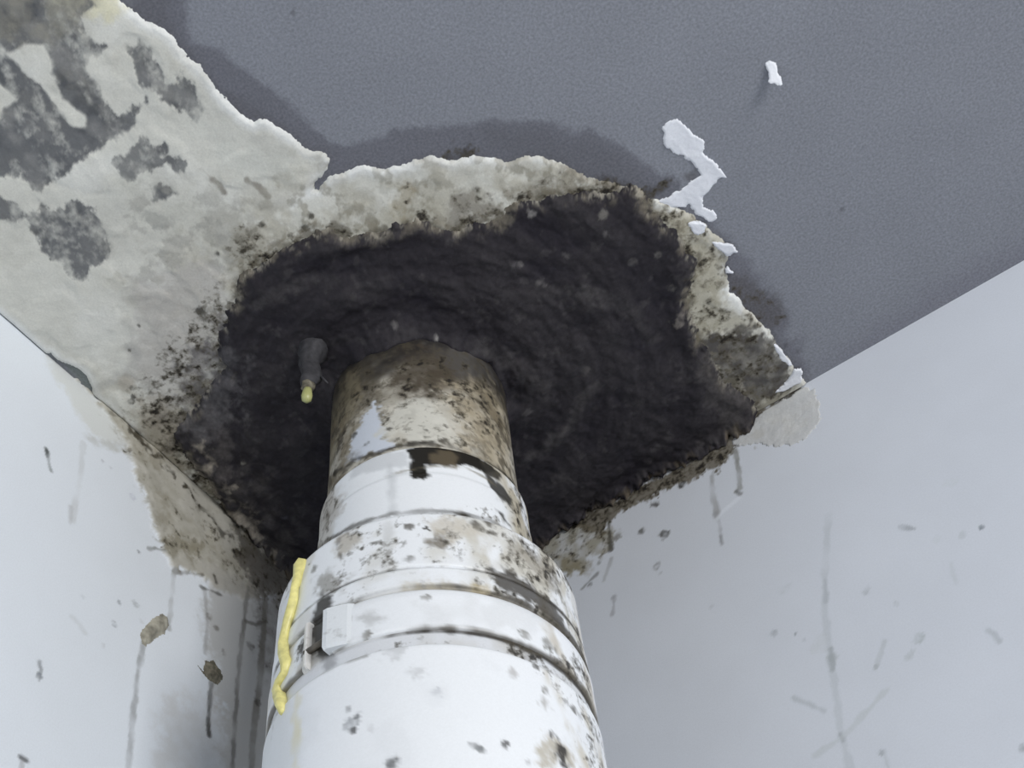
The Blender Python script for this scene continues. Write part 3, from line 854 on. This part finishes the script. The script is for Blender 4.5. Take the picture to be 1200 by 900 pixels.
def paint_upper(q):
    n = fbm(q.p * np.array([1, 0.7]), 60, 5, 201)
    q.mix(np.full(len(n), 0.9), (176, 171, 157))
    q.mix(sstep(0.0, 0.8, n) * 0.7, (206, 203, 192))
    q.mix(sstep(0.0, 0.8, -n) * 0.7, (138, 130, 112))
    topd = sstep(H - 0.105, H - 0.035, q.p[:, 1] + 0.012 * fbm(q.p, 45, 4, 202))
    q.mix(topd * sstep(-0.5, 0.6, fbm(q.p, 55, 4, 203) + 0.4) * 0.9, (80, 74, 62))
    q.mix(sstep(0.15, 0.6, fbm(q.p, 130, 5, 204, 0.62)) * 0.65, (92, 85, 70))
    q.mix(sstep(0.2, 0.65, fbm(q.p, 110, 5, 205, 0.62)) * (1 - topd) * 0.55, (222, 219, 208))
    q.g = np.maximum(q.g, 0.16 + 0.28 * topd)
    q.mix(sstep(H - 0.050, H - 0.024, q.p[:, 1] + 0.014 * fbm(q.p, 50, 4, 206)) * 0.85, (50, 47, 45))
    q.poly([(478, 400), (520, 395), (540, 420), (545, 445), (515, 452), (505, 465), (480, 460), (470, 450), (450, 455), (470, 430)], (72, 64, 54), 0.85, soft=8, rough=12, grime=0.45)
    q.poly([(500, 400), (560, 410), (580, 440), (545, 450), (525, 435)], (84, 82, 80), 0.8, soft=8, rough=10)
    q.poly([(385, 500), (392, 455), (410, 430), (425, 440), (415, 480), (400, 520), (380, 560)], (138, 130, 108), 0.7, soft=10, rough=14, grime=0.32)
    q.poly([(530, 455), (580, 450), (596, 500), (600, 560), (575, 550), (540, 520), (525, 480)], (178, 168, 146), 0.8, soft=10, rough=12, mottle=0.4, grime=0.2)
    q.line([(545, 410), (560, 420), (572, 432), (582, 448)], 6, (150, 150, 152), 0.7, soft=3, rough=3)
    q.line([(424, 420), (440, 408), (452, 399)], 6, (176, 172, 160), 0.8, soft=3, rough=3)
    w = q.poly([(404, 545), (412, 520), (420, 500), (430, 482), (438, 472), (446, 488), (452, 505), (457, 525), (440, 533), (420, 541)], (208, 215, 226), 1.0, soft=2, rough=5, freq=130)
    q.g *= 1 - w
    w = q.poly([(455, 505), (470, 480), (495, 470), (520, 480), (535, 500), (520, 520), (470, 525)], (212, 212, 204), 0.7, soft=7, rough=12)
    q.g *= 1 - 0.5 * w
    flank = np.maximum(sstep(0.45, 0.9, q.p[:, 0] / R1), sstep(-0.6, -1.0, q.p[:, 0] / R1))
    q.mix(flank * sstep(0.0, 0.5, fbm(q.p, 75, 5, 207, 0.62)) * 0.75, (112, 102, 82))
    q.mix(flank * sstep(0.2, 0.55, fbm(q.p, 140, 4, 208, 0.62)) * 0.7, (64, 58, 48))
    tip = sstep(H - 0.050, H - 0.006, q.p[:, 1] + 0.016 * fbm(q.p, 50, 5, 209, 0.62))
    q.mix(tip * sstep(-0.55, 0.15, fbm(q.p, 90, 4, 210, 0.62) + 0.3 * tip) * 0.9, (44, 42, 41))
    q.g *= 1 - 0.85 * tip
    for u, v, r in ((457, 503, 4), (466, 515, 3), (500, 505, 4), (502, 513, 4), (495, 520, 4), (520, 519, 5), (536, 520, 5), (430, 521, 4), (415, 510, 4), (562, 470, 8), (540, 490, 8)):
        q.blob(u, v, r, (66, 62, 54), 0.8, rough=0.8, seed=int(u))
    q.line([(382, 566), (407, 548), (440, 534), (483, 522), (520, 522), (553, 536), (587, 556), (602, 572)], 6, (36, 33, 28), 1.0, soft=2, rough=3, breaks=0.35)


lathe('pipe', [(R1, H - 0.001), (R1, H - 0.08), (R1 + 0.0012, zA - 0.004)], M_PVC, paint_upper,
      label='narrow upper pipe, brown and blotched with mould')


def paint_sleeve(q):
    side_dirt(q, 0.45, 0.8, 0.95, (186, 179, 160), 211, 0.34)
    m = sstep(-0.85, -1.25, q.p[:, 0] / R2 + 0.25 * fbm(q.p, 60, 4, 214))
    q.mix(m * 0.7, (186, 182, 172))
    q.g = np.maximum(q.g, 0.25 * m)
    w = q.poly([(440, 534), (475, 528), (478, 545), (430, 556), (410, 562), (412, 548)], (206, 210, 214), 0.8, soft=3)
    q.poly([(476, 527), (500, 521), (530, 522), (560, 536), (580, 550), (570, 556), (545, 545), (520, 546), (498, 545), (502, 556), (503, 558), (496, 563), (484, 561), (480, 548), (483, 538)],
           (34, 32, 28), 1.0, soft=1.5, rough=2, freq=160)
    q.poly([(505, 532), (530, 528), (542, 538), (530, 546), (508, 543)], (104, 94, 76), 0.7, soft=4, rough=5)
    q.poly([(522, 548), (535, 543), (542, 546), (536, 551)], (112, 100, 76), 0.9, soft=2, rough=3)
    for pl in ([(570, 557), (585, 567), (600, 585), (598, 596), (585, 585), (572, 570)], [(580, 597), (590, 603), (597, 617), (588, 612)], [(565, 540), (586, 555), (585, 562), (572, 556)], [(605, 590), (611, 605), (606, 602)]):
        q.poly(pl, (52, 50, 46), 0.95, soft=2, rough=3)
    q.line([(452, 558), (480, 551), (520, 546), (545, 548), (580, 568)], 2.5, (120, 112, 92), 0.75, soft=1.2, rough=1, breaks=0.4)
    q.line([(456, 545), (459, 570), (461, 602)], 7, (196, 200, 204), 0.85, soft=3, rough=2)
    q.poly([(372, 585), (385, 575), (400, 580), (398, 600), (382, 618), (376, 600)], (180, 176, 170), 0.6, soft=6, rough=9, grime=0.18)
    q.line([(370, 650), (398, 628), (430, 612), (470, 603), (503, 600), (545, 604), (575, 612), (600, 628), (620, 650)], 6, (50, 44, 32), 1.0, soft=2, rough=2, breaks=0.2)


lathe('sleeve', [(R1, zA - 0.0002), (R2 - 0.001, zA), (R2, zA - 0.001), (R2, zA - 0.022), (R2 + 0.0006, zA - 0.0235), (R2 + 0.0008, zB - 0.012)], M_PVC, paint_sleeve,
      label='clean white sleeve band with a black blot on its top edge')


def paint_socket(q):
    side_dirt(q, 0.0, 0.55, 0.8, (190, 185, 168), 221, 0.34)
    q.g = np.maximum(q.g, 0.16 * sstep(-0.3, 0.5, fbm(q.p, 30, 4, 228)))
    q.mix(0.5 * sstep(0.2, 0.8, fbm(q.p, 40, 4, 229)), (204, 203, 196))
    q.poly([(395, 640), (400, 625), (420, 622), (425, 635), (410, 648), (402, 655)], (178, 172, 160), 0.8, soft=6, rough=7)
    q.line([(397, 628), (394, 642), (400, 655)], 4, (84, 78, 70), 0.8, rough=2)
    q.poly([(505, 640), (510, 625), (525, 622), (527, 640), (515, 645)], (108, 100, 86), 0.85, soft=4, rough=6)
    q.poly([(500, 612), (530, 608), (560, 625), (530, 640), (510, 625)], (196, 189, 174), 0.7, soft=8, rough=8)
    q.poly([(590, 640), (615, 640), (645, 660), (660, 700), (640, 690), (610, 665)], (140, 134, 122), 0.6, soft=8, rough=12, grime=0.25)
    q.poly([(365, 680), (385, 668), (410, 676), (400, 690), (380, 700)], (128, 124, 114), 0.7, soft=6, rough=8, grime=0.25)
    q.line([(557, 640), (556, 660), (555, 680)], 4, (56, 52, 48), 0.85, rough=2, breaks=0.8)
    for u, v, r in ((461, 660, 4), (480, 655, 4), (363, 661, 3), (368, 668, 4), (575, 625, 5), (558, 617, 7), (573, 612, 5), (600, 672, 5), (480, 618, 4)):
        q.blob(u, v, r, (92, 88, 80), 0.85, rough=0.7, seed=int(u))
    q.line([(455, 615), (453, 640), (450, 668)], 8, (204, 206, 206), 0.8, soft=3, rough=2)
    # grooves: packed with dirt
    th = q.p[:, 0] / R3
    for zc, w, a in ((zC, 0.0011, 0.85), (zD, 0.0024, 0.9)):
        w2 = w * (1 + 0.8 * fbm(q.p, 70, 4, 231) + 1.6 * sstep(0.25, 0.9, th))
        m = sstep(w2, w2 * 0.4, np.abs(q.p[:, 1] - zc)) * a
        q.mix(m * sstep(-0.55, 0.1, fbm(q.p, 50, 3, 232) + 0.25 + 0.4 * th), (48, 43, 34))
    q.poly([(578, 670), (600, 672), (640, 700), (660, 735), (665, 755), (640, 730), (605, 700), (590, 690)], (66, 62, 56), 0.9, soft=3, rough=7)
    q.poly([(480, 690), (520, 684), (555, 690), (560, 700), (500, 700)], (188, 180, 160), 0.7, soft=5, rough=6)
    q.poly([(553, 690), (578, 692), (576, 699), (555, 697)], (168, 150, 96), 0.6, soft=3, rough=4)
    # band bed and gap
    m = sstep(0.003, -0.002, np.abs(q.p[:, 1] - (zD + zE) / 2) - (zD - zE) / 2)
    q.mix(m * 0.7, (150, 146, 136))
    q.poly([(366, 735), (376, 700), (388, 702), (390, 740), (394, 780), (384, 784), (368, 768)], (44, 41, 36), 0.95, soft=3, rough=4)
    # lip below the band
    q.mix(sstep(zE + 0.002, zE - 0.002, q.p[:, 1]) * 0.6, (204, 207, 212))
    m = sstep(0.0022, 0.0006, np.abs(q.p[:, 1] - zE + 0.0006) + 0.0012 * fbm(q.p, 70, 4, 233) - 0.0012 * sstep(0.3, 1.0, th)) * sstep(-0.9, -0.3, th + 0.5 * fbm(q.p, 40, 3, 234))
    q.mix(m * 0.95, (48, 43, 36))


lathe('socket', [(R2, zB - 0.0004), (R3 - 0.0016, zB), (R3 - 0.0004, zB - 0.0006), (R3, zB - 0.002), (R3 + 0.0004, zC + 0.0012), (R3 - 0.0012, zC + 0.0004), (R3 - 0.0012, zC - 0.0004), (R3 + 0.0008, zC - 0.0012),
                 (R3 + 0.001, zD + 0.0016), (R3 - 0.001, zD + 0.0008), (R3 - 0.001, zD - 0.001), (R3, zD - 0.002), (R3, zE), (R3 + 0.0006, zF - 0.008)],
      M_PVC, paint_socket, label='wide stained socket with two dirty grooves')


def paint_lower(q):
    side_dirt(q, 0.85, 1.25, 0.85, (196, 190, 174), 241, 0.26)
    q.mix(0.15 * sstep(0.2, 0.9, fbm(q.p, 50, 4, 245)), (206, 210, 214))
    for u, v, r, c in ((411, 850, 6, (140, 144, 148)), (414, 858, 4, (60, 60, 60)), (420, 840, 4, (110, 112, 114)), (409, 831, 3, (120, 122, 124)), (435, 855, 4, (200, 202, 206)), (462, 895, 5, (90, 92, 94)),
                       (560, 879, 5, (110, 114, 116)), (592, 874, 4, (80, 80, 80)), (466, 764, 10, (208, 211, 214)), (490, 789, 8, (208, 211, 214)), (514, 815, 5, (196, 200, 206)), (640, 828, 8, (180, 180, 178)),
                       (638, 811, 4, (120, 118, 112)), (629, 783, 3, (90, 88, 84)), (600, 790, 4, (190, 190, 190)), (673, 835, 6, (84, 80, 74)), (618, 895, 4, (180, 182, 184)), (495, 747, 4, (206, 196, 150))):
        q.blob(u, v, r, c, 0.85, rough=0.8, seed=int(u + v))
    q.poly([(632, 880), (645, 872), (665, 880), (672, 900), (650, 910), (638, 900)], (176, 168, 148), 0.75, soft=6, rough=9)
    q.blob(657, 886, 9, (50, 46, 42), 0.95, soft=0.3, rough=0.6, stretch=(4, 12, 1.5))
    q.line([(350, 800), (348, 840), (347, 905)], 8, (226, 220, 180), 0.8, soft=4, rough=3)
    q.line([(328, 830), (322, 850), (319, 872)], 2.5, (112, 110, 104), 0.7, rough=1.5, breaks=0.3)
    q.line([(430, 770), (380, 790), (345, 812), (330, 826)], 2.5, (150, 150, 148), 0.7, rough=1)
    q.mix(sstep(-0.72, -1.05, q.p[:, 0] / R4 + 0.1 * fbm(q.p, 40, 3, 248)) * 0.35, (196, 200, 200))


lathe('lower_pipe', [(R3, zF - 0.0003), (R4 - 0.0012, zF), (R4 - 0.0003, zF - 0.0006), (R4, zF - 0.002), (R4, H - 0.335), (R4 - 0.001, H - 0.40), (R4 - 0.001, H - 0.62), (R4 - 0.001, 0.0)],
      M_PVC, paint_lower, fine=H - 0.42, label='bright white widest pipe below the collar')

# clamp band: a broken ring with an upturned end on the left
thL = on_pipe(RB)(389, 735)[0] / RB
GAP = 0.19


def paint_band(q):
    side_dirt(q, 0.55, 0.95, 0.8, (196, 190, 176), 251, 0.30)
    q.mix(0.45 * sstep(0.1, 0.8, fbm(q.p, 45, 4, 255)), (214, 217, 219))
    q.poly([(420, 725), (440, 718), (450, 726), (435, 733)], (186, 188, 188), 0.7, soft=5, rough=6)
    for u, v, r in ((429, 746, 5), (616, 745, 5), (640, 755, 6), (650, 762, 5), (620, 765, 3), (404, 728, 5), (500, 700, 4)):
        q.blob(u, v, r, (118, 116, 108), 0.8, rough=0.8, seed=int(u))
    lowd = sstep(zE + 0.0032, zE + 0.0004, q.p[:, 1] + 0.0012 * fbm(q.p, 90, 4, 256))
    q.mix(lowd * sstep(-0.3, 0.2, fbm(q.p, 40, 3, 257) + 0.1) * 0.85, (82, 76, 64))
    topd = sstep(zD - 0.004, zD - 0.0015, q.p[:, 1] + 0.001 * fbm(q.p, 90, 4, 258))
    q.mix(topd * 0.4, (196, 197, 196))


hb = zD - 0.0015 - zE
lathe('clamp_band', [(R3 - 0.0005, zD - 0.0015), (RB - 0.0014, zD - 0.0018), (RB - 0.0006, zD - 0.0030), (RB, zD - 0.0065), (RB, zE + 0.0016), (RB - 0.0006, zE + 0.0004), (R3 - 0.0005, zE)],
      M_PVC, paint_band, th0=thL, th1=thL + 2 * math.pi - GAP, label='white clamp band with its open end on the left')


def cyl(th, r, z):
    c = axis_at(z)
    w = c + r * (TO * math.cos(th) + SIDE * math.sin(th))
    return np.array([w[0], w[1], z])


def lug(name, th0, th1, za, zb, r0, r1a, r1b, mat, label, chamfer=0.0012, tint=(222, 227, 231)):
    """a curved block with chamfered edges on the pipe; outer radius runs from r1a to r1b"""
    V, F = [], []
    n = 6
    prof = []
    for i in range(n + 1):
        th = th0 + (th1 - th0) * i / n
        r1 = r1a + (r1b - r1a) * (i / n)
        e = 0 if 0 < i < n else chamfer * 0.6
        ring = [(r0, za), (r1 - chamfer - e, za), (r1 - e, za - chamfer), (r1 - e, zb + chamfer), (r1 - chamfer - e, zb), (r0, zb)]
        for r, z in ring:
            V.append(cyl(th, r, z))
    k = 6
    for i in range(n):
        for j in range(k):
            a, b = i * k + j, i * k + (j + 1) % k
            F.append((a, a + k, b + k, b))
    F.append(tuple(range(k)))
    F.append(tuple(reversed(range(n * k, n * k + k))))
    col = np.tile(lin(tint, K_PIPE), (len(V), 1))
    V = np.array(V)
    g = 0.05 * np.ones(len(V))
    o = link(name, V, F, mat, pipe, smooth=False, col=col, grime=g)
    if label:
        o['label'] = label
    return o


lug('clamp_lug', thL - 0.03, thL + 0.14, zD - 0.0012, zE + 0.0005, R3 - 0.001, RB + 0.0045, RB + 0.0004, M_PVC, 'upturned white end of the clamp band')
lug('clamp_lug', thL - GAP - 0.05, thL - GAP + 0.01, zD + 0.001, zE - 0.001, R3 - 0.001, RB - 0.0004, RB + 0.002, M_PVC, 'dirtier white lug left of the gap', tint=(222, 222, 220))


def tube(name, pts, radii, mat, parent=None, seg=10, seed=1, wob=0.0):
    pts = [np.array(p, float) for p in pts]
    V, F = [], []
    rng = np.random.RandomState(seed)
    for i, p in enumerate(pts):
        d = pts[min(i + 1, len(pts) - 1)] - pts[max(i - 1, 0)]
        d = d / np.linalg.norm(d)
        a = np.cross(d, [0.3, 0.9, 0.2])
        a /= np.linalg.norm(a)
        b = np.cross(d, a)
        for k in range(seg):
            t = 2 * math.pi * k / seg
            V.append(p + radii[i] * (1 + wob * rng.uniform(-1, 1)) * (a * math.cos(t) + b * math.sin(t)))
    n = len(pts)
    for i in range(n - 1):
        for k in range(seg):
            F.append((i * seg + k, i * seg + (k + 1) % seg, (i + 1) * seg + (k + 1) % seg, (i + 1) * seg + k))
    F.append(tuple(reversed(range(seg))))
    F.append(tuple(range((n - 1) * seg, n * seg)))
    return link(name, V, F, mat, parent)


# screw across the clamp gap
zm = (zD + zE) / 2
tube('clamp_screw', [cyl(thL - GAP - 0.02, R3 + 0.0018, zm - 0.004), cyl(thL - GAP * 0.5, R3 + 0.0014, zm - 0.004), cyl(thL + 0.0, R3 + 0.0018, zm - 0.004)], [0.0016, 0.0016, 0.0016], M_SCREW, pipe)

# yellow bead of adhesive down the left flank
path = [(354, 657), (352, 664), (350, 676), (348, 690), (347, 702), (344, 715), (341, 728), (337, 742), (335, 755), (337, 768), (340, 778), (337, 790), (331, 800), (328, 808), (331, 818), (334, 828), (335, 836)]
rad = [0.0030, 0.0037, 0.0032, 0.0028, 0.0030, 0.0033, 0.0029, 0.0024, 0.0030, 0.0034, 0.0034, 0.0027, 0.0022, 0.0026, 0.0032, 0.0034, 0.0018]
bp = []
for (u, v), r in zip(path, rad):
    q = on_pipe(R3 + 0.001)(u, v)
    bp.append(cyl(q[0] / (R3 + 0.001), (R3 + 0.0008 if v < 688 else RB + 0.0009 if v < 795 else R4 + 0.0003), q[1]))
o = tube('adhesive_bead', bp, [r * 0.82 for r in rad], M_GLUE, pipe, seg=10, seed=4, wob=0.28)
o['label'] = 'yellow run of adhesive down the left side of the collar'

# ------------------------------------------------------------------ sealant drip with a yellow tip
b = np.array(on_ceiling(366, 402))
drip = thing('sealant_drip', 'short black drip with a yellow tip hanging left of the pipe', 'drip', (b[0], b[1], H - 0.012))
zs = np.array([0.004, -0.004, -0.012, -0.020, -0.028, -0.034, -0.037])
rr = [0.0120, 0.0080, 0.0058, 0.0056, 0.0060, 0.0046, 0.0028]
M_DRIP = material('drip_sealant', 0.6, grain=0.3, grain_scale=300, bump=0.5, bump_scale=150, spec=0.25, plain=tuple(lin((54, 54, 57), 0.75)))
tube('drip_stem', [(b[0] + 0.0012 * math.sin(i * 2.1), b[1] + 0.0010 * math.cos(i * 1.7), H - 0.008 + z) for i, z in enumerate(zs)], rr, M_DRIP, drip, seg=12, seed=8, wob=0.18)
zt = H - 0.008
tube('crust', [(b[0], b[1], zt - 0.0345), (b[0], b[1], zt - 0.0375), (b[0], b[1], zt - 0.0405)], [0.0036, 0.0043, 0.0026], M_DIRT, drip, seg=10, seed=9, wob=0.2)
o = tube('drop', [(b[0], b[1], zt - 0.0395), (b[0], b[1], zt - 0.0425), (b[0], b[1], zt - 0.0465), (b[0], b[1], zt - 0.0500), (b[0], b[1], zt - 0.0520)], [0.0021, 0.0028, 0.0034, 0.0030, 0.0012], M_TIP, drip, seg=12, seed=10, wob=0.06)
o['label'] = 'pale yellow drop at the tip'
# fine hair of sealant beside it
tube('strand', [(b[0] + 0.004, b[1] + 0.002, zt - 0.024), (b[0] + 0.007, b[1] + 0.004, zt - 0.030), (b[0] + 0.010, b[1] + 0.006, zt - 0.036)], [0.0010, 0.0008, 0.0005], M_DRIP, drip, seg=6)
